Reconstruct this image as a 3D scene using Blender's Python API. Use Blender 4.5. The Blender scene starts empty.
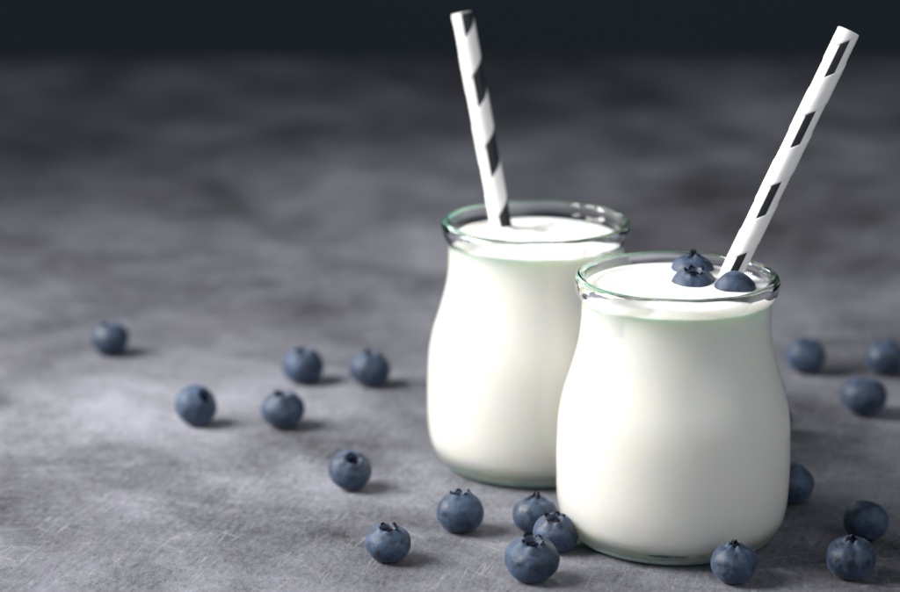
import bpy, bmesh, math, random
from mathutils import Vector, Matrix, noise

# ------------------------------------------------------------------ scene
sc = bpy.context.scene
C = sc.collection
R = math.radians
PI = math.pi
F = 2600.0            # focal length in pixels of the 900 px wide photograph
PITCH = R(15.3)
H = 0.291             # camera height above the table (metres)

def ray(px, py):
    """direction (x right, y away, z up) of a photograph pixel"""
    x, y = (px - 450) / F, -(py - 296) / F
    c, s = math.cos(PITCH), math.sin(PITCH)
    return Vector((x, c + y * s, -s + y * c))

def at_z(px, py, z):
    d = ray(px, py)
    t = (z - H) / d.z
    return Vector((0, 0, H)) + d * t, t       # t is also the optical depth

def at_y(px, py, y):
    d = ray(px, py)
    t = y / d.y
    return Vector((0, 0, H)) + d * t

# ------------------------------------------------------------------ nodes
class NT:
    def __init__(s, name):
        s.m = bpy.data.materials.new(name); s.m.use_nodes = True
        s.t = s.m.node_tree; s.t.nodes.clear()
        s.out = s.t.nodes.new('ShaderNodeOutputMaterial')
    def n(s, typ, **kw):
        nd = s.t.nodes.new('ShaderNode' + typ)
        for k, v in kw.items():
            if k in nd.inputs.keys(): s.put(nd.inputs[k], v)
            else: setattr(nd, k, v)
        return nd
    def put(s, sock, v):
        if isinstance(v, bpy.types.NodeSocket): s.t.links.new(v, sock)
        else: sock.default_value = v
    def math(s, op, a, b=0.0, c=0.0, clamp=False):
        nd = s.t.nodes.new('ShaderNodeMath'); nd.operation = op; nd.use_clamp = clamp
        s.put(nd.inputs[0], a); s.put(nd.inputs[1], b); s.put(nd.inputs[2], c)
        return nd.outputs[0]
    def mix(s, f, a, b, mode='MIX'):
        nd = s.t.nodes.new('ShaderNodeMix'); nd.data_type = 'RGBA'; nd.blend_type = mode
        s.put(nd.inputs['Factor'], f); s.put(nd.inputs['A'], a) if False else None
        s.put(nd.inputs[6], a); s.put(nd.inputs[7], b)
        return nd.outputs[2]
    def ramp(s, f, stops, interp='LINEAR'):
        nd = s.t.nodes.new('ShaderNodeValToRGB'); cr = nd.color_ramp; cr.interpolation = interp
        while len(cr.elements) < len(stops): cr.elements.new(0.5)
        for e, (p, c) in zip(cr.elements, stops):
            e.position = p; e.color = c if len(c) == 4 else (*c, 1)
        s.put(nd.inputs[0], f)
        return nd.outputs[0]
    def noise(s, vec, scale, detail=4, rough=0.5, dist=0.0):
        nd = s.n('TexNoise'); s.put(nd.inputs['Vector'], vec)
        nd.inputs['Scale'].default_value = scale; nd.inputs['Detail'].default_value = detail
        nd.inputs['Roughness'].default_value = rough; nd.inputs['Distortion'].default_value = dist
        return nd.outputs[0]
    def coord(s, scale=(1, 1, 1), rot=(0, 0, 0), loc=(0, 0, 0), kind='Object', vec=None):
        if vec is None: vec = s.n('TexCoord').outputs[kind]
        if any(rot):                     # turn first, then stretch
            m0 = s.n('Mapping'); s.put(m0.inputs['Vector'], vec); m0.inputs['Rotation'].default_value = rot
            vec = m0.outputs[0]
        mp = s.n('Mapping'); s.put(mp.inputs['Vector'], vec)
        mp.inputs['Scale'].default_value = scale
        mp.inputs['Location'].default_value = loc
        return mp.outputs[0]
    def surf(s, sh): s.t.links.new(sh.outputs[0], s.out.inputs['Surface']); return s.m
    def bump(s, h, dist, strength=1.0):
        nd = s.n('Bump'); s.put(nd.inputs['Height'], h)
        nd.inputs['Distance'].default_value = dist; nd.inputs['Strength'].default_value = strength
        return nd.outputs[0]

def g(v): return (v, v, v, 1)

# --- tabletop: mottled, brushed grey plaster-like board
TLOC = (2.0, 0.5, 0)
def mat_table():
    k = NT('brushed_grey_stone')
    big = k.noise(k.coord((5.5, 4.5, 5), (0, 0, R(25)), TLOC), 1.0, 4, 0.5, 0.4)
    cloud = k.noise(k.coord((17, 13, 14), (0, 0, R(-20)), (3, 1, 0)), 1.0, 6, 0.6, 0.35)
    mid = k.noise(k.coord((45, 60, 45), (0, 0, R(30)), (7, 2, 0)), 1.0, 6, 0.65, 0.3)
    grain = k.noise(k.coord((560, 230, 1), (0, 0, R(8))), 1.0, 6, 0.85)
    speck = k.noise(k.coord((1500, 600, 1)), 1.0, 2, 0.6)
    wv = k.n('TexWave', wave_type='BANDS', bands_direction='X', wave_profile='SIN')
    k.put(wv.inputs['Vector'], k.coord(rot=(0, 0, R(16))))
    wv.inputs['Scale'].default_value = 95; wv.inputs['Distortion'].default_value = 14
    wv.inputs['Detail'].default_value = 4; wv.inputs['Detail Scale'].default_value = 0.9; wv.inputs['Detail Roughness'].default_value = 0.6
    wv = wv.outputs[1]
    # brush strokes nearly along the view, leaning right, and a crossing weave
    st1 = k.noise(k.coord((380, 60, 1), (0, 0, R(18))), 1.0, 4, 0.6, 0.25)
    st2 = k.noise(k.coord((90, 420, 1), (0, 0, R(9)), (5, 5, 0)), 1.0, 4, 0.6, 0.3)
    st3 = k.noise(k.coord((560, 120, 1), (0, 0, R(-38)), (2, 9, 0)), 1.0, 3, 0.6, 0.2)
    m1 = k.ramp(k.noise(k.coord((9, 11, 1), loc=(1, 4, 0)), 1.0, 3), [(0.42, g(0)), (0.6, g(1))])
    m2 = k.ramp(k.noise(k.coord((10, 9, 1), loc=(8, 2, 0)), 1.0, 3), [(0.42, g(0)), (0.62, g(1))])
    base = k.ramp(big, [(0.34, (0.080, 0.078, 0.091)), (0.5, (0.124, 0.124, 0.143)), (0.66, (0.192, 0.194, 0.218))])
    v = k.math('MULTIPLY_ADD', cloud, 2.9, -1.47)
    v = k.math('ADD', v, k.math('MULTIPLY_ADD', mid, 0.9, -0.45))
    v = k.math('ADD', v, k.math('MULTIPLY_ADD', grain, 2.4, -1.2))
    v = k.math('ADD', v, k.math('MULTIPLY_ADD', speck, 0.7, -0.35))
    h1 = k.math('MULTIPLY', k.math('ADD', k.math('MULTIPLY', k.math('SUBTRACT', st1, 0.5), 0.95), k.math('MULTIPLY_ADD', wv, 0.10, -0.05)), m1)
    h2 = k.math('MULTIPLY', k.math('SUBTRACT', st2, 0.5), k.math('MULTIPLY', m2, 0.6))
    h3 = k.math('MULTIPLY', k.math('SUBTRACT', st3, 0.5), k.math('SUBTRACT', 1.0, m1))
    hs = k.math('ADD', k.math('ADD', h1, h2), k.math('MULTIPLY', h3, 0.25))
    v = k.math('ADD', v, k.math('MULTIPLY', hs, 0.75))
    gain = k.math('ADD', 1.0, v)
    gain = k.math('MAXIMUM', gain, 0.25)
    comb = k.n('CombineXYZ', X=gain, Y=gain, Z=gain).outputs[0]
    col = k.mix(1.0, base, comb, 'MULTIPLY')
    # thin pale scratches and small dark pits
    def scratches(sc_, rot, loc, thr, mask):
        n_ = k.noise(k.coord(sc_, (0, 0, rot), loc), 1.0, 2, 0.5, 0.15)
        d_ = k.math('ABSOLUTE', k.math('SUBTRACT', n_, 0.5))
        return k.math('MULTIPLY', k.ramp(d_, [(0.0, g(1)), (thr, g(0))]), mask)
    brk = k.ramp(k.noise(k.coord((60, 60, 1)), 1.0, 3, 0.6), [(0.5, g(0)), (0.62, g(1))])
    sA = scratches((120, 7, 1), R(17), (3, 3, 0), 0.016, brk)
    sB = scratches((100, 9, 1), R(-52), (1, 6, 0), 0.013, brk)
    sD = scratches((150, 12, 1), R(80), (9, 6, 0), 0.012, m2)
    scr = k.math('ADD', k.math('ADD', sA, sB), sD, clamp=True)
    col = k.mix(k.math('MULTIPLY', scr, 0.28), col, (0.34, 0.34, 0.36, 1))
    pv = k.n('TexVoronoi'); k.put(pv.inputs['Vector'], k.coord((190, 120, 1))); pv.inputs['Scale'].default_value = 1.0
    pit = k.ramp(pv.outputs[0], [(0.07, g(1)), (0.14, g(0))])
    pit = k.math('MULTIPLY', pit, k.ramp(cloud, [(0.45, g(0)), (0.55, g(1))]))
    col = k.mix(k.math('MULTIPLY', pit, 0.5), col, (0.05, 0.05, 0.058, 1))
    # pale dried-plaster rubs
    rub = k.ramp(k.math('ADD', k.math('MULTIPLY', mid, 0.6), k.math('MULTIPLY', st1, 0.4)),
                 [(0.60, g(0)), (0.72, g(1))])
    col = k.mix(k.math('MULTIPLY', rub, 0.3), col, (0.27, 0.27, 0.29, 1))
    hgt = k.math('ADD', k.math('MULTIPLY', hs, 1.3), k.math('MULTIPLY', grain, 0.7))
    hgt = k.math('ADD', hgt, k.math('MULTIPLY', mid, 0.8))
    hgt = k.math('SUBTRACT', hgt, k.math('MULTIPLY', k.math('ADD', scr, pit), 0.35))
    rough = k.math('MULTIPLY_ADD', cloud, 0.3, 0.55)
    p = k.n('BsdfPrincipled'); k.put(p.inputs['Base Color'], col)
    k.put(p.inputs['Roughness'], rough); p.inputs['Specular IOR Level'].default_value = 0.16
    k.put(p.inputs['Normal'], k.bump(hgt, 0.0005, 0.7))
    return k.surf(p)

def mat_backdrop():
    k = NT('dark_backdrop_cloth')
    nz = k.noise(k.coord((1.2, 1.2, 2.0)), 1.0, 3, 0.5)
    col = k.ramp(nz, [(0.3, (0.026, 0.037, 0.045)), (0.7, (0.040, 0.053, 0.064))])
    p = k.n('BsdfPrincipled'); k.put(p.inputs['Base Color'], col)
    p.inputs['Roughness'].default_value = 0.9
    return k.surf(p)

def mat_glass(name, base, rough=0.015, ws=90, wd=0.0004, tr=1.0):
    k = NT(name)
    p = k.n('BsdfPrincipled')
    p.inputs['Base Color'].default_value = base
    p.inputs['Roughness'].default_value = rough
    p.inputs['IOR'].default_value = 1.5
    p.inputs['Transmission Weight'].default_value = tr
    wob = k.noise(k.coord(), ws, 2, 0.5)
    k.put(p.inputs['Normal'], k.bump(wob, wd, 0.5))
    ab = k.n('VolumeAbsorption'); ab.inputs['Color'].default_value = (0.45, 0.76, 0.66, 1)
    ab.inputs['Density'].default_value = 3.5
    k.t.links.new(ab.outputs[0], k.out.inputs['Volume'])
    return k.surf(p)

def mat_milk():
    k = NT('creamy_milk')
    p = k.n('BsdfPrincipled')
    nz = k.noise(k.coord(), 28, 3, 0.5)
    col = k.mix(nz, (0.945, 0.915, 0.860, 1), (0.945, 0.922, 0.878, 1))
    k.put(p.inputs['Base Color'], col)
    p.inputs['Subsurface Weight'].default_value = 0.85
    p.inputs['Subsurface Radius'].default_value = (1.0, 0.85, 0.6)
    p.inputs['Subsurface Scale'].default_value = 0.004
    p.inputs['Roughness'].default_value = 0.32
    p.inputs['IOR'].default_value = 1.36
    return k.surf(p)

def mat_berry():
    k = NT('bloomed_blueberry_skin')
    oi = k.n('ObjectInfo').outputs['Random']
    off = k.n('CombineXYZ', X=k.math('MULTIPLY', oi, 37.0), Y=k.math('MULTIPLY', oi, 91.0), Z=0.0).outputs[0]
    vec = k.n('VectorMath', operation='ADD'); tc = k.n('TexCoord')
    k.put(vec.inputs[0], tc.outputs['Object']); k.put(vec.inputs[1], off)
    v = vec.outputs[0]
    a = k.noise(k.coord(vec=v), 130, 4, 0.55, 0.8)
    b = k.noise(k.coord(vec=v), 420, 4, 0.6, 0.6)
    c = k.noise(k.coord(vec=v), 1600, 3, 0.7)
    f = k.math('ADD', k.math('MULTIPLY', a, 0.42), k.math('ADD', k.math('MULTIPLY', b, 0.42), k.math('MULTIPLY', c, 0.22)))
    bloom = k.ramp(f, [(0.42, g(0)), (0.52, g(0.5)), (0.62, g(1))])
    col = k.mix(bloom, (0.003, 0.005, 0.013, 1), (0.037, 0.064, 0.115, 1))
    # small rubbed spots where the wax is missing
    vo = k.n('TexVoronoi'); k.put(vo.inputs['Vector'], k.coord(vec=v)); vo.inputs['Scale'].default_value = 420
    spots = k.ramp(vo.outputs[0], [(0.10, g(1)), (0.19, g(0))])
    spots = k.math('MULTIPLY', spots, k.ramp(b, [(0.48, g(0)), (0.58, g(1))]))
    col = k.mix(k.math('MULTIPLY', spots, 0.6), col, (0.010, 0.014, 0.030, 1))
    tint = k.math('MULTIPLY_ADD', oi, 0.30, 0.85)
    tc3 = k.n('CombineXYZ', X=tint, Y=tint, Z=tint).outputs[0]
    col = k.mix(1.0, col, tc3, 'MULTIPLY')
    p = k.n('BsdfPrincipled'); k.put(p.inputs['Base Color'], col)
    k.put(p.inputs['Roughness'], k.math('MULTIPLY_ADD', bloom, 0.25, 0.42))
    p.inputs['Specular IOR Level'].default_value = 0.4
    p.inputs['Sheen Weight'].default_value = 0.12
    p.inputs['Sheen Tint'].default_value = (0.6, 0.75, 1, 1)
    k.put(p.inputs['Normal'], k.bump(k.math('ADD', b, k.math('MULTIPLY', c, 0.4)), 0.00018, 0.7))
    return k.surf(p)

def mat_calyx():
    k = NT('dried_berry_crown')
    nz = k.noise(k.coord(), 900, 3, 0.6)
    col = k.ramp(nz, [(0.42, (0.003, 0.003, 0.006)), (0.62, (0.010, 0.011, 0.020)), (0.78, (0.04, 0.05, 0.09))])
    p = k.n('BsdfPrincipled'); k.put(p.inputs['Base Color'], col)
    p.inputs['Roughness'].default_value = 0.85; p.inputs['Specular IOR Level'].default_value = 0.12
    k.put(p.inputs['Normal'], k.bump(nz, 0.0003, 0.8))
    return k.surf(p)

def mat_paper(name, base):
    k = NT(name)
    fib = k.noise(k.coord((1, 1, 0.25)), 1500, 4, 0.7)
    col = k.mix(fib, tuple(c * 0.93 for c in base[:3]) + (1,), base)
    p = k.n('BsdfPrincipled'); k.put(p.inputs['Base Color'], col)
    p.inputs['Roughness'].default_value = 0.5
    p.inputs['Specular IOR Level'].default_value = 0.35
    k.put(p.inputs['Normal'], k.bump(fib, 0.00006, 0.6))
    return k.surf(p)

M_TABLE, M_BACK, M_MILK = mat_table(), mat_backdrop(), mat_milk()
M_GLASS = mat_glass('thin_clear_glass', (1, 1, 1, 1))
M_GLASS_THICK = mat_glass('thick_green_glass', (0.997, 1.0, 0.998, 1))
M_GLASS_FOOT = mat_glass('stippled_glass_foot', (0.74, 0.86, 0.81, 1), 0.25, 420, 0.0014, 0.55)
M_BERRY, M_CALYX = mat_berry(), mat_calyx()
M_WHITE = mat_paper('white_straw_paper', (0.86, 0.85, 0.83, 1))
M_BLACK = mat_paper('black_straw_ink', (0.014, 0.016, 0.022, 1))

# ------------------------------------------------------------------ helpers
def link(name, bm, mats, parent=None, smooth=True):
    me = bpy.data.meshes.new(name)
    bmesh.ops.recalc_face_normals(bm, faces=bm.faces[:])
    bm.to_mesh(me); bm.free()
    for m in (mats if isinstance(mats, (list, tuple)) else [mats]): me.materials.append(m)
    if smooth: me.polygons.foreach_set('use_smooth', [True] * len(me.polygons))
    o = bpy.data.objects.new(name, me); C.objects.link(o)
    if parent: o.parent = parent
    return o

def tag(o, label=None, cat=None, group=None, kind=None):
    if label: o['label'] = label
    if cat: o['category'] = cat
    if group: o['group'] = group
    if kind: o['kind'] = kind
    return o

def empty(name, loc):
    o = bpy.data.objects.new(name, None); o.empty_display_size = 0.02
    o.location = loc; C.objects.link(o); return o

def spline(pts, n):
    """Catmull-Rom through (r, z) points"""
    out = []
    P = [pts[0]] + list(pts) + [pts[-1]]
    for i in range(1, len(P) - 2):
        a, b, c, d = P[i - 1], P[i], P[i + 1], P[i + 2]
        for j in range(n):
            t = j / n
            out.append(tuple(0.5 * (2 * b[k] + (c[k] - a[k]) * t + (2 * a[k] - 5 * b[k] + 4 * c[k] - d[k]) * t * t
                             + (-a[k] + 3 * b[k] - 3 * c[k] + d[k]) * t ** 3) for k in (0, 1)))
    out.append(tuple(pts[-1]))
    return out

def lathe(bm, prof, seg=192, f=None, close=False):
    """closed lathe: ends with r ~ 0 collapse to a point"""
    rings = []
    for i, (r, z) in enumerate(prof):
        if r < 1e-6:
            rings.append([bm.verts.new((0, 0, z))])
        else:
            ring = []
            for s in range(seg):
                a = 2 * PI * s / seg
                rr, zz = (r, z) if f is None else f(i, r, z, a)
                ring.append(bm.verts.new((rr * math.cos(a), rr * math.sin(a), zz)))
            rings.append(ring)
    n = len(rings)
    for i in range(n if close else n - 1):
        A, B = rings[i], rings[(i + 1) % n]
        for s in range(seg):
            t = (s + 1) % seg
            if len(A) == 1 and len(B) == 1: continue
            if len(A) == 1: bm.faces.new((A[0], B[s], B[t]))
            elif len(B) == 1: bm.faces.new((A[s], A[t], B[0]))
            else: bm.faces.new((A[s], A[t], B[t], B[s]))
    return bm

mm = 0.001
# outer silhouette (radius, height) in mm, read off the photograph
OUT = [(28.6, 0.15), (30.6, 0.9), (32.6, 2.6), (34.7, 5.6), (36.0, 10), (36.6, 15.5), (36.8, 24.7), (36.7, 31), (36.2, 40),
       (34.7, 47.5), (32.5, 54.6), (30.4, 63), (29.5, 70), (29.45, 74.2)]
INN = [(27.3, 76.5), (27.2, 70), (28.2, 63), (30.3, 54.6), (32.6, 47.5), (34.2, 40), (34.7, 31), (34.8, 24.7), (34.5, 15.5),
       (33.1, 9.5), (30.3, 6.4), (26, 5.2), (16, 4.7), (6, 5.1)]

def make_jar(name, loc, label, rotz, seed):
    root = empty(name, loc); root.rotation_euler.z = rotz
    rnd = random.Random(seed)
    # --- glass shell: foot, outside wall, rolled bead, inside wall, thick floor with a shallow punt
    prof = [(0, 1.6), (12, 1.5), (22, 1.1), (25.4, 0.5), (26.6, 0.1)]
    nfoot = len(prof)
    prof += spline(OUT, 7)
    bead = [(29.5, 76.0), (29.75, 77.3), (30.4, 78.5), (31.1, 79.7), (31.65, 81.2), (31.8, 82.8), (31.4, 84.1), (30.7, 84.9),
            (29.8, 85.15), (29.1, 84.8), (28.6, 83.9), (28.2, 82.4), (27.8, 80.2), (27.5, 78)]
    prof += spline(bead, 5)
    prof += spline(INN, 6)
    prof += [(0, 5.2)]
    prof = [(r * mm, z * mm) for r, z in prof]
    ribs = 100
    def f(i, r, z, a):
        w = 0.00012 * math.sin(2 * a + seed) + 0.00007 * math.sin(5 * a + seed * 2)
        if z > 0.07 and i > nfoot:      # slightly wavy hand-made looking bead
            w += 0.00010 * math.sin(9 * a + seed) * math.sin(4 * a)
            return r + w, z + 0.00012 * math.sin(3 * a + seed) + 0.00008 * math.sin(11 * a)
        if z < 0.0035 and r > 0.0262 and i < nfoot + 22:   # knurled bearing ring
            q = math.sin(ribs * a) * (0.7 + 0.3 * math.sin(13 * a))
            fall = max(0.0, 1 - abs(z - 0.0009) / 0.0022)
            return r + 0.00055 * q * fall, max(0.00005, z + 0.00022 * q * fall)
        return r, z
    bm = lathe(bmesh.new(), prof, 600, f)
    for fc in bm.faces:
        zc = fc.calc_center_median().z
        fc.material_index = 1 if zc > 0.0788 else (2 if zc < 0.0030 else 0)
    o = link('glass_body', bm, [M_GLASS, M_GLASS_THICK, M_GLASS_FOOT], root)
    tag(root, label, 'jar', 'glass jars of milk')
    return root

def dip(bumps, x, y):
    """height of the milk skin around straws and berries (slight pull-up)"""
    z = 0
    for bx, by, rad, h in bumps:
        d = math.hypot(x - bx, y - by)
        z += h * math.exp(-max(0.0, d - rad) / 0.0012)
    return z

def make_milk(name, loc, level, label, bumps, swirl, seed):
    """opaque milk: sits 0.15 mm into the glass wall so that no gap of air shows between them"""
    inner = spline(INN, 6)[::-1]                 # from the floor upwards
    wall = [(r + 0.15, z - (0.15 if z < 11 else 0)) for r, z in inner if z < level - 0.6]
    prof = [(0, 5.0)] + wall
    R0 = 27.38 + 0.16 * max(0, level - 78.0)
    prof += [(R0, level + 0.35), (R0 - 0.35, level + 0.15), (R0 - 0.9, level + 0.04)]
    N = 46
    prof += [((R0 - 1.4) * (1 - j / N), level) for j in range(N)] + [(0, level)]
    prof = [(r * mm, z * mm) for r, z in prof]
    top0 = len(prof) - N - 2
    def f(i, r, z, a):
        if i >= top0:
            x, y = r * math.cos(a), r * math.sin(a)
            e = min(1.0, (0.0262 - r) / 0.004) if r < 0.0262 else 0
            z += dip(bumps, x, y)
            z += e * swirl * (noise.noise(Vector((x * 130, y * 210, seed))) + 0.4 * noise.noise(Vector((x * 330, y * 380, seed + 5))))
        return r, z
    bm = lathe(bmesh.new(), prof, 256, f)
    o = link(name, bm, M_MILK); o.location = loc
    return tag(o, label, 'milk', 'milk filling the jars')

# ------------------------------------------------------------------ straw
def make_straw(loc, top, label, phase, black_at, black_w, turn):
    """paper straw: a white tube with lengthwise black bars, over-wrapped by a helical white tape"""
    loc = Vector(loc); top = Vector(top); ax = top - loc; L = ax.length
    root = empty('paper_straw', loc)
    rot = ax.to_track_quat('Z', 'Y').to_matrix()
    root.rotation_euler = rot.to_euler()
    # direction that faces the camera, seen in the straw's own frame
    view = rot.transposed() @ (Vector((0, 0, H)) - (loc + top) / 2)
    a0 = math.atan2(view.y, view.x)
    r0, pitch = 0.00345, 0.0242
    SEG = 144
    tape = 0.0002
    nz = int(L / 0.00025)
    NZ = nz
    def where(k, j):
        a = 2 * PI * k / SEG; z = L * j / NZ
        # rises to the right as the camera sees it
        w = ((z / pitch) - (a - a0) / (2 * PI) + phase) % 1.0
        return a, z, w
    def lift(w):
        # tape covers w in 0..0.5, soft paper edge
        e = 0.012
        if w < e: return w / e
        if w < 0.52: return 1.0
        if w < 0.52 + e: return 1 - (w - 0.52) / e
        return 0.0
    bm = bmesh.new(); rings = []
    for j in range(NZ + 1):
        ring = []
        for k in range(SEG):
            a, z, w = where(k, j)
            t = lift(w)
            r = r0 + tape * t + 0.00004 * noise.noise(Vector((math.cos(a) * 2, math.sin(a) * 2, z * 300)))
            if j == NZ: r -= 0.00012
            ring.append(bm.verts.new((r * math.cos(a), r * math.sin(a), z)))
        rings.append(ring)
    for j in range(NZ):
        for k in range(SEG):
            fc = bm.faces.new((rings[j][k], rings[j][(k + 1) % SEG], rings[j + 1][(k + 1) % SEG], rings[j + 1][k]))
    # inner wall and lips
    ri = 0.00285
    ins = [[bm.verts.new((ri * math.cos(2 * PI * k / SEG), ri * math.sin(2 * PI * k / SEG), z)) for k in range(SEG)] for z in (0, L - 0.00005)]
    for k in range(SEG):
        q = (k + 1) % SEG
        bm.faces.new((ins[0][q], ins[0][k], ins[1][k], ins[1][q]))
        bm.faces.new((rings[0][q], rings[0][k], ins[0][k], ins[0][q]))
        bm.faces.new((rings[-1][k], rings[-1][q], ins[1][q], ins[1][k]))
    o = link('paper_tube', bm, M_WHITE, root)
    # the printed bars: one thin skin 0.03 mm proud of the tube, stopping at the tape edges
    bars = []
    z = 0
    turns = range(-1, int(L / pitch) + 3)
    span = black_w
    NA, NL = 14, 40
    for n in turns:
        for c in (black_at, black_at + PI):
            bm = bmesh.new(); grid = []
            for i in range(NA + 1):
                u = c - span / 2 + span * i / NA          # angle to the right of the view axis
                a = a0 + u
                zs = pitch * (n + 0.532 - phase + u / (2 * PI)); ze = pitch * (n + 0.998 - phase + u / (2 * PI))
                zs = max(0.0, min(L - 0.0002, zs)); ze = max(0.0, min(L - 0.0002, ze))
                row = []
                for j in range(NL + 1):
                    zz = zs + (ze - zs) * j / NL
                    r = r0 + 0.00004
                    row.append(bm.verts.new((r * math.cos(a), r * math.sin(a), zz)))
                grid.append((row, ze - zs))
            if max(x[1] for x in grid) < 0.001: bm.free(); continue
            for i in range(NA):
                for j in range(NL):
                    bm.faces.new((grid[i][0][j], grid[i + 1][0][j], grid[i + 1][0][j + 1], grid[i][0][j + 1]))
            ext = bmesh.ops.extrude_face_region(bm, geom=bm.faces[:])
            for v in [e for e in ext['geom'] if isinstance(e, bmesh.types.BMVert)]:
                s = (r0 + 0.00008) / (r0 + 0.00004); v.co.x *= s; v.co.y *= s
            link('black_bar', bm, M_BLACK, root)
    tag(root, label, 'straw', 'striped paper straws')
    return root

# ------------------------------------------------------------------ blueberries
def make_berry(px, py, w, flat, tilt, az, style, seed, label, zc=None, spin=0.0, group='blueberries scattered on the tabletop'):
    rnd = random.Random(seed)
    depth = 0.8
    for _ in range(6):
        r = (w / 2) * depth / F
        z = r * flat * 0.97 if zc is None else zc
        p, depth = at_z(px, py, z)
    r = (w / 2) * depth / F
    flat -= 0.055
    SEG, NT_ = 96, 84
    kr = {'nubs': 0.02, 'pinch': 0.055, 'bowl': 0.015}[style]
    cr = {'nubs': 0.37, 'pinch': 0.24, 'bowl': 0.42}[style]     # radius of the crater rim
    dp = {'nubs': 0.22, 'pinch': 0.06, 'bowl': 0.28}[style]
    ph = rnd.random() * 6.28
    off = Vector((seed * 7.3, seed * 1.7, seed * 3.1))
    def surf(th, a):
        s, c = math.sin(th), math.cos(th)
        e = 0.93                       # slightly boxy ellipsoid
        rho = abs(s) ** e
        z = flat * (1 if c >= 0 else -1) * abs(c) ** e
        if c > 0:
            # shoulder rises to a rim, then the crater
            rim = math.exp(-((rho - cr * 1.12) / (cr * 0.34)) ** 2)
            z += 0.055 * rim * (1 + 0.35 * math.cos(5 * a + ph))
            x = max(0.0, 1 - rho / (cr * 0.95))
            z -= dp * min(1, x * 2.2) ** 1.5
            z -= kr * 1.2 * math.exp(-((rho - cr * 1.5) / 0.3) ** 2) * (0.5 - 0.5 * math.cos(5 * a + ph)) * 1.6
        else:
            z += 0.10 * math.exp(-(rho / 0.16) ** 2)
        q = Vector((rho * math.cos(a), rho * math.sin(a), z))
        q *= 1 + 0.050 * noise.noise(q * 1.3 + off) + 0.016 * noise.noise(q * 3.4 + off)
        return q * r
    prof = []
    bm = bmesh.new()
    rings = []
    for i in range(NT_ + 1):
        th = PI * i / NT_
        if i in (0, NT_): rings.append([bm.verts.new(surf(th, 0))])
        else: rings.append([bm.verts.new(surf(th, 2 * PI * k / SEG)) for k in range(SEG)])
    for i in range(NT_):
        A, B = rings[i], rings[i + 1]
        for k in range(SEG):
            q = (k + 1) % SEG
            if len(A) == 1: bm.faces.new((A[0], B[k], B[q]))
            elif len(B) == 1: bm.faces.new((A[k], B[0], A[q]))
            else: bm.faces.new((A[k], B[k], B[q], A[q]))
    o = link('blueberry', bm, M_BERRY)
    # --- crown: five ragged sepals round a dark pit
    bm = bmesh.new()
    n = 5
    for s in range(n):
        a = -ph / 5 + 2 * PI * s / n + rnd.uniform(-0.12, 0.12)
        hgt = {'nubs': 0.12, 'pinch': 0.22, 'bowl': 0.08}[style] * rnd.uniform(0.65, 1.2)
        wd = {'nubs': 0.42, 'pinch': 0.62, 'bowl': 0.60}[style]
        lean = {'nubs': 0.05, 'pinch': -0.13, 'bowl': 0.02}[style] + rnd.uniform(-0.05, 0.05)
        grid = []
        NU, NV = 10, 9
        for iu in range(NU + 1):
            u = -1 + 2 * iu / NU
            row = []
            for iv in range(NV + 1):
                v = iv / NV
                taper = (1 - v ** 1.6) if style != 'nubs' else (1 - 0.5 * v ** 3)
                ang = a + u * wd * taper
                rr = cr * 0.93 + lean * v + 0.05 * v * v * (1 if style == 'nubs' else 0)
                rr += 0.02 * noise.noise(Vector((u * 2, v * 2, seed + s)))
                base = flat * (1 - (cr * .95) ** 2) ** 0.5 - 0.05
                zz = base + (hgt + 0.06) * v * (1 - 0.25 * u * u * v) + (0.07 if style == 'nubs' else 0.03) * v * noise.noise(Vector((u * 2.2, v * 3, seed + s + 9)))
                row.append(Vector((rr * math.cos(ang), rr * math.sin(ang), zz)) * r)
            grid.append(row)
        th = 0.06 * r
        for side in (0, 1):
            pass
        vo = [[bm.verts.new(q) for q in row] for row in grid]
        vi = [[bm.verts.new(q - Vector((q.x, q.y, 0)).normalized() * th * (1 - 0.5 * (iv / NV))) for iv, q in enumerate(row)] for row in grid]
        for iu in range(NU):
            for iv in range(NV):
                bm.faces.new((vo[iu][iv], vo[iu + 1][iv], vo[iu + 1][iv + 1], vo[iu][iv + 1]))
                bm.faces.new((vi[iu + 1][iv], vi[iu][iv], vi[iu][iv + 1], vi[iu + 1][iv + 1]))
            bm.faces.new((vo[iu][NV], vo[iu + 1][NV], vi[iu + 1][NV], vi[iu][NV]))
            bm.faces.new((vo[iu + 1][0], vo[iu][0], vi[iu][0], vi[iu + 1][0]))
        for iv in range(NV):
            bm.faces.new((vo[0][iv + 1], vo[0][iv], vi[0][iv], vi[0][iv + 1]))
            bm.faces.new((vo[NU][iv], vo[NU][iv + 1], vi[NU][iv + 1], vi[NU][iv]))
    # pit floor
    base = flat * (1 - (cr * .8) ** 2) ** 0.5
    pz = base - dp * 0.75
    if style != 'pinch':
        rs = []
        for j, (q, zq) in enumerate([(0, -0.02), (0.3, 0.0), (0.6, 0.01), (0.86, 0.05), (0.98, 0.13)]):
            if q == 0: rs.append([bm.verts.new((0, 0, (pz + zq + 0.05) * r))])
            else: rs.append([bm.verts.new((cr * q * r * math.cos(2 * PI * k / 30), cr * q * r * math.sin(2 * PI * k / 30),
                                           (pz + zq + 0.02 + 0.03 * noise.noise(Vector((k * .7, j, seed)))) * r)) for k in range(30)])
        for j in range(len(rs) - 1):
            for k in range(30):
                q = (k + 1) % 30
                if len(rs[j]) == 1: bm.faces.new((rs[j][0], rs[j + 1][k], rs[j + 1][q]))
                else: bm.faces.new((rs[j][k], rs[j + 1][k], rs[j + 1][q], rs[j][q]))
    cal = link('calyx', bm, M_CALYX, o)
    # orient: crown axis tilted by `tilt` towards azimuth `az` (0 = away from camera, 90 = right, 180 = towards camera)
    t, z_ = R(tilt), R(az)
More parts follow.
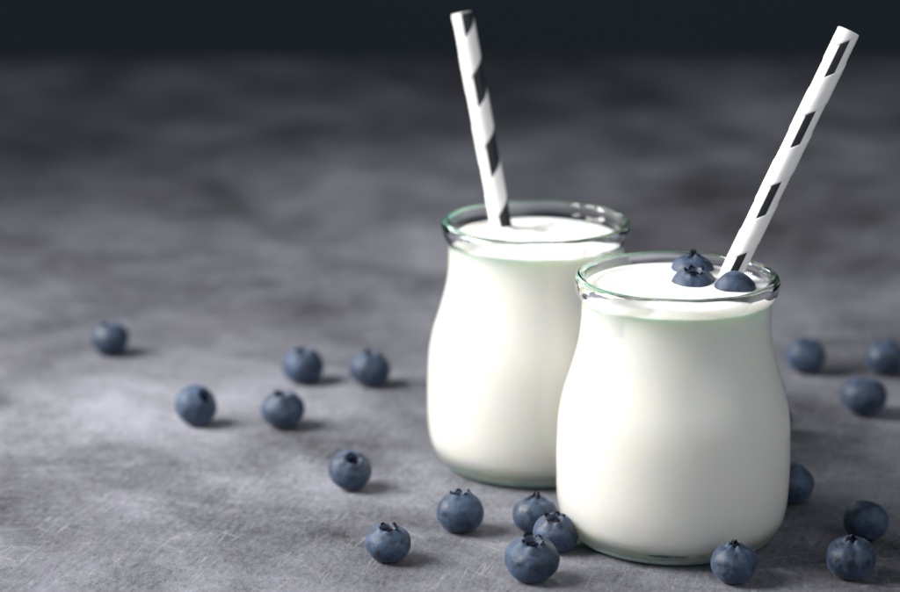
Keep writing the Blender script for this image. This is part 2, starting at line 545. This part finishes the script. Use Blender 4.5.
    axis = Vector((math.sin(t) * math.sin(z_), math.sin(t) * math.cos(z_), math.cos(t)))
    q = Vector((0, 0, 1)).rotation_difference(axis)
    m = (q.to_matrix() @ Matrix.Rotation(R(spin), 3, 'Z')).to_4x4()
    m.translation = p
    if zc is None:
        low = min((m @ v.co).z for v in o.data.vertices)
        m.translation = p - Vector((0, 0, low + 0.0001))
    o.matrix_world = m
    tag(o, label, 'blueberry', group)
    return o, p, r

# ------------------------------------------------------------------ setting
def box(bm, lo, hi):
    r = bmesh.ops.create_cube(bm, size=1)
    for v in r['verts']:
        v.co = Vector([(lo[i] + hi[i]) / 2 + v.co[i] * (hi[i] - lo[i]) for i in range(3)])
bm = bmesh.new(); box(bm, (-1.3, 0.05, -0.03), (1.5, 1.64, 0.0))
bmesh.ops.bevel(bm, geom=bm.edges[:], offset=0.003, segments=3, affect='EDGES')
tag(link('tabletop', bm, M_TABLE, smooth=False), kind='structure')
bm = bmesh.new(); box(bm, (-3.2, 2.5, -1.2), (3.2, 2.52, 2.2))
tag(link('backdrop', bm, M_BACK, smooth=False), kind='structure')

# ------------------------------------------------------------------ jars
J1 = Vector((0.0703, 0.778, 0))
J2 = Vector((0.0290, 0.849, 0))
LV1, LV2 = 81.3, 79.2
make_jar('glass_jar', J1, 'clear glass yogurt jar in front, filled nearly to the rim and topped with blueberries', R(20), 1.3)
make_jar('glass_jar', J2, 'clear glass yogurt jar behind the other, with no berries on its milk', R(200), 2.9)

# straws: entry point in the milk, then the top end
e1, _ = at_z(727, 283, LV1 * mm)
t1 = at_y(849, 31, e1.y + 0.016)
d1 = (t1 - e1); b1 = e1 - d1 * ((e1.z - 0.012) / d1.z)
make_straw(b1, t1, 'black barred white paper straw leaning right out of the front jar', 0.36, R(7), R(38), 1)
e2, _ = at_z(502, 229, LV2 * mm)
t2 = at_y(462, 13, e2.y + 0.017)
d2 = (t2 - e2); b2 = e2 - d2 * ((e2.z - 0.012) / d2.z)
make_straw(b2, t2, 'black barred white paper straw leaning left out of the rear jar', 0.89, R(42), R(96), 1)

# ------------------------------------------------------------------ berries
T = 'blueberry '
specs = [
 # px   py   w   flat tilt az   style  label
 (110, 338, 38, .90, 6, 230, 'bowl', 'small out of focus blueberry standing alone, farthest left on the grey tabletop'),
 (196, 406, 42, .95, 48, 125, 'bowl', 'dark rounded blueberry second from the left, its crown turned to the right'),
 (283, 409, 44, .86, 4, 180, 'bowl', 'flattened blueberry just below another berry in the loose group left of the jars'),
 (303, 365, 42, .87, 4, 160, 'bowl', 'blueberry at the upper middle of the loose left group, above a flattened berry'),
 (370, 368, 41, .90, 4, 120, 'nubs', 'upright blueberry with a spiky crown, nearest to the left side of the rear jar'),
 (350, 471, 43, .88, 30, 150, 'bowl', 'blueberry with its crown facing the viewer, alone left of the rear jar base'),
 (388, 542, 46, .85, 10, 175, 'nubs', 'squat blueberry with a ring of black crown tips at the bottom, left of the jars'),
 (460, 511, 47, .93, 6, 350, 'nubs', 'round blueberry with black knobbly crown tips just below the rear jar'),
 (535, 514, 46, .87, 8, 20, 'pinch', 'rear blueberry of the touching trio left of the front jar'),
 (556, 532, 46, .84, 14, 200, 'nubs', 'blueberry of the touching trio that sits closest to the front jar'),
 (532, 558, 55, .83, 14, 175, 'nubs', 'largest and foremost blueberry of the touching trio'),
 (734, 562, 47, .92, 5, 180, 'pinch', 'blueberry with a pointed crown standing right before the front jar base'),
 (790, 483, 48, .88, 10, 20, 'bowl', 'blueberry half hidden behind the lower right side of the front jar'),
 (866, 522, 46, .92, 150, 200, 'bowl', 'dark smooth blueberry behind the ribbed one at the lower right corner'),
 (851, 557, 49, .92, 8, 175, 'pinch', 'ribbed blueberry with a pinched crown at the lower right corner'),
 (806, 356, 40, .92, 30, 20, 'bowl', 'blurred blueberry at the right, closest to the neck of the front jar'),
 (885, 357, 40, .93, 12, 350, 'bowl', 'blurred blueberry cut by the right edge of the photo'),
 (864, 396, 47, .84, 168, 190, 'bowl', 'dark oval blueberry below the blurred pair at the right edge'),
 (772, 418, 40, .88, 20, 30, 'bowl', 'blueberry almost entirely hidden behind the widest part of the front jar'),
]
for i, (px, py, w, fl, ti, az, st, lab) in enumerate(specs):
    make_berry(px, py, w, fl, ti, az, st, i + 1, lab, spin=i * 37)

bumps1 = [(e1.x - J1.x, e1.y - J1.y, 0.0037, 0.0009)]
zl = LV1 * mm
for (px, py, w, fl, ti, az, st, dz, lab) in [
    (692, 273, 45, .90, 8, 20, 'pinch', -0.0007, 'blueberry floating at the back of the three on the milk in the front jar'),
    (694, 288, 47, .92, 14, 185, 'nubs', -0.0012, 'blueberry floating between the back one and the viewer on the front jar milk'),
    (735, 293, 44, .92, 80, 20, 'bowl', -0.0009, 'smooth blueberry floating in the milk against the foot of the right straw'),
]:
    o, p, r = make_berry(px, py, w, fl, ti, az, st, 40 + px % 7 + py, lab, zc=zl + dz, spin=20,
                         group='blueberries floating in the front jar')
    bumps1.append((p.x - J1.x, p.y - J1.y, r * 0.97, 0.0009))
make_milk('milk', J1, LV1, 'white milk filling the front jar almost to its rim', bumps1, 0.00012, 2.0)
make_milk('milk', J2, LV2, 'white milk with a rippled surface filling the rear jar', [(e2.x - J2.x, e2.y - J2.y, 0.0037, 0.0011)], 0.0012, 8.0)

# ------------------------------------------------------------------ light
def area(name, loc, aim, sx, sy, power, col):
    l = bpy.data.lights.new(name, 'AREA'); l.shape = 'RECTANGLE'; l.size = sx; l.size_y = sy
    l.energy = power; l.color = col
    o = bpy.data.objects.new(name, l); C.objects.link(o); o.location = loc
    o.rotation_euler = (Vector(aim) - Vector(loc)).to_track_quat('-Z', 'Y').to_euler()
    return o
k = area('left_key_softbox', (-0.60, 0.82, 0.46), (0.0, 0.82, 0.02), 0.50, 0.44, 4.35, (1.0, 0.985, 0.965))  # key softbox on the left
k.data.spread = R(80)
k = area('added_front_fill', (0.85, -0.15, 0.75), (0.07, 0.78, 0.02), 2.2, 1.6, 3.7, (0.97, 0.98, 1.0))  # added fill, put in to brighten the right sides of the jars
k.data.spread = R(75)
k = area('back_strip_light', (-0.50, 1.75, 0.50), (0.0, 0.84, 0.06), 0.55, 0.14, 0.18, (0.90, 0.95, 1.0))
k.data.spread = R(45)

w = bpy.data.worlds.new('World'); sc.world = w; w.use_nodes = True
bg = w.node_tree.nodes['Background']; bg.inputs[0].default_value = (0.74, 0.86, 1.0, 1); bg.inputs[1].default_value = 0.19

# ------------------------------------------------------------------ camera
cam = bpy.data.cameras.new('camera'); co = bpy.data.objects.new('camera', cam); C.objects.link(co)
co.location = (0, 0, H); co.rotation_euler = (PI / 2 - PITCH, 0, 0)
cam.sensor_width = 36; cam.lens = F / 900 * 36; cam.clip_start = 0.01; cam.clip_end = 50
cam.dof.use_dof = True; cam.dof.focus_distance = 0.79; cam.dof.aperture_fstop = 7.6
cam.dof.aperture_blades = 0
sc.camera = co

sc.view_settings.view_transform = 'Standard'; sc.view_settings.look = 'None'
sc.view_settings.exposure = 0; sc.view_settings.gamma = 1
cy = sc.cycles
cy.use_denoising = True; cy.max_bounces = 14; cy.transmission_bounces = 10; cy.transparent_max_bounces = 8
cy.diffuse_bounces = 5; cy.glossy_bounces = 6; cy.sample_clamp_indirect = 0; cy.blur_glossy = 0.3
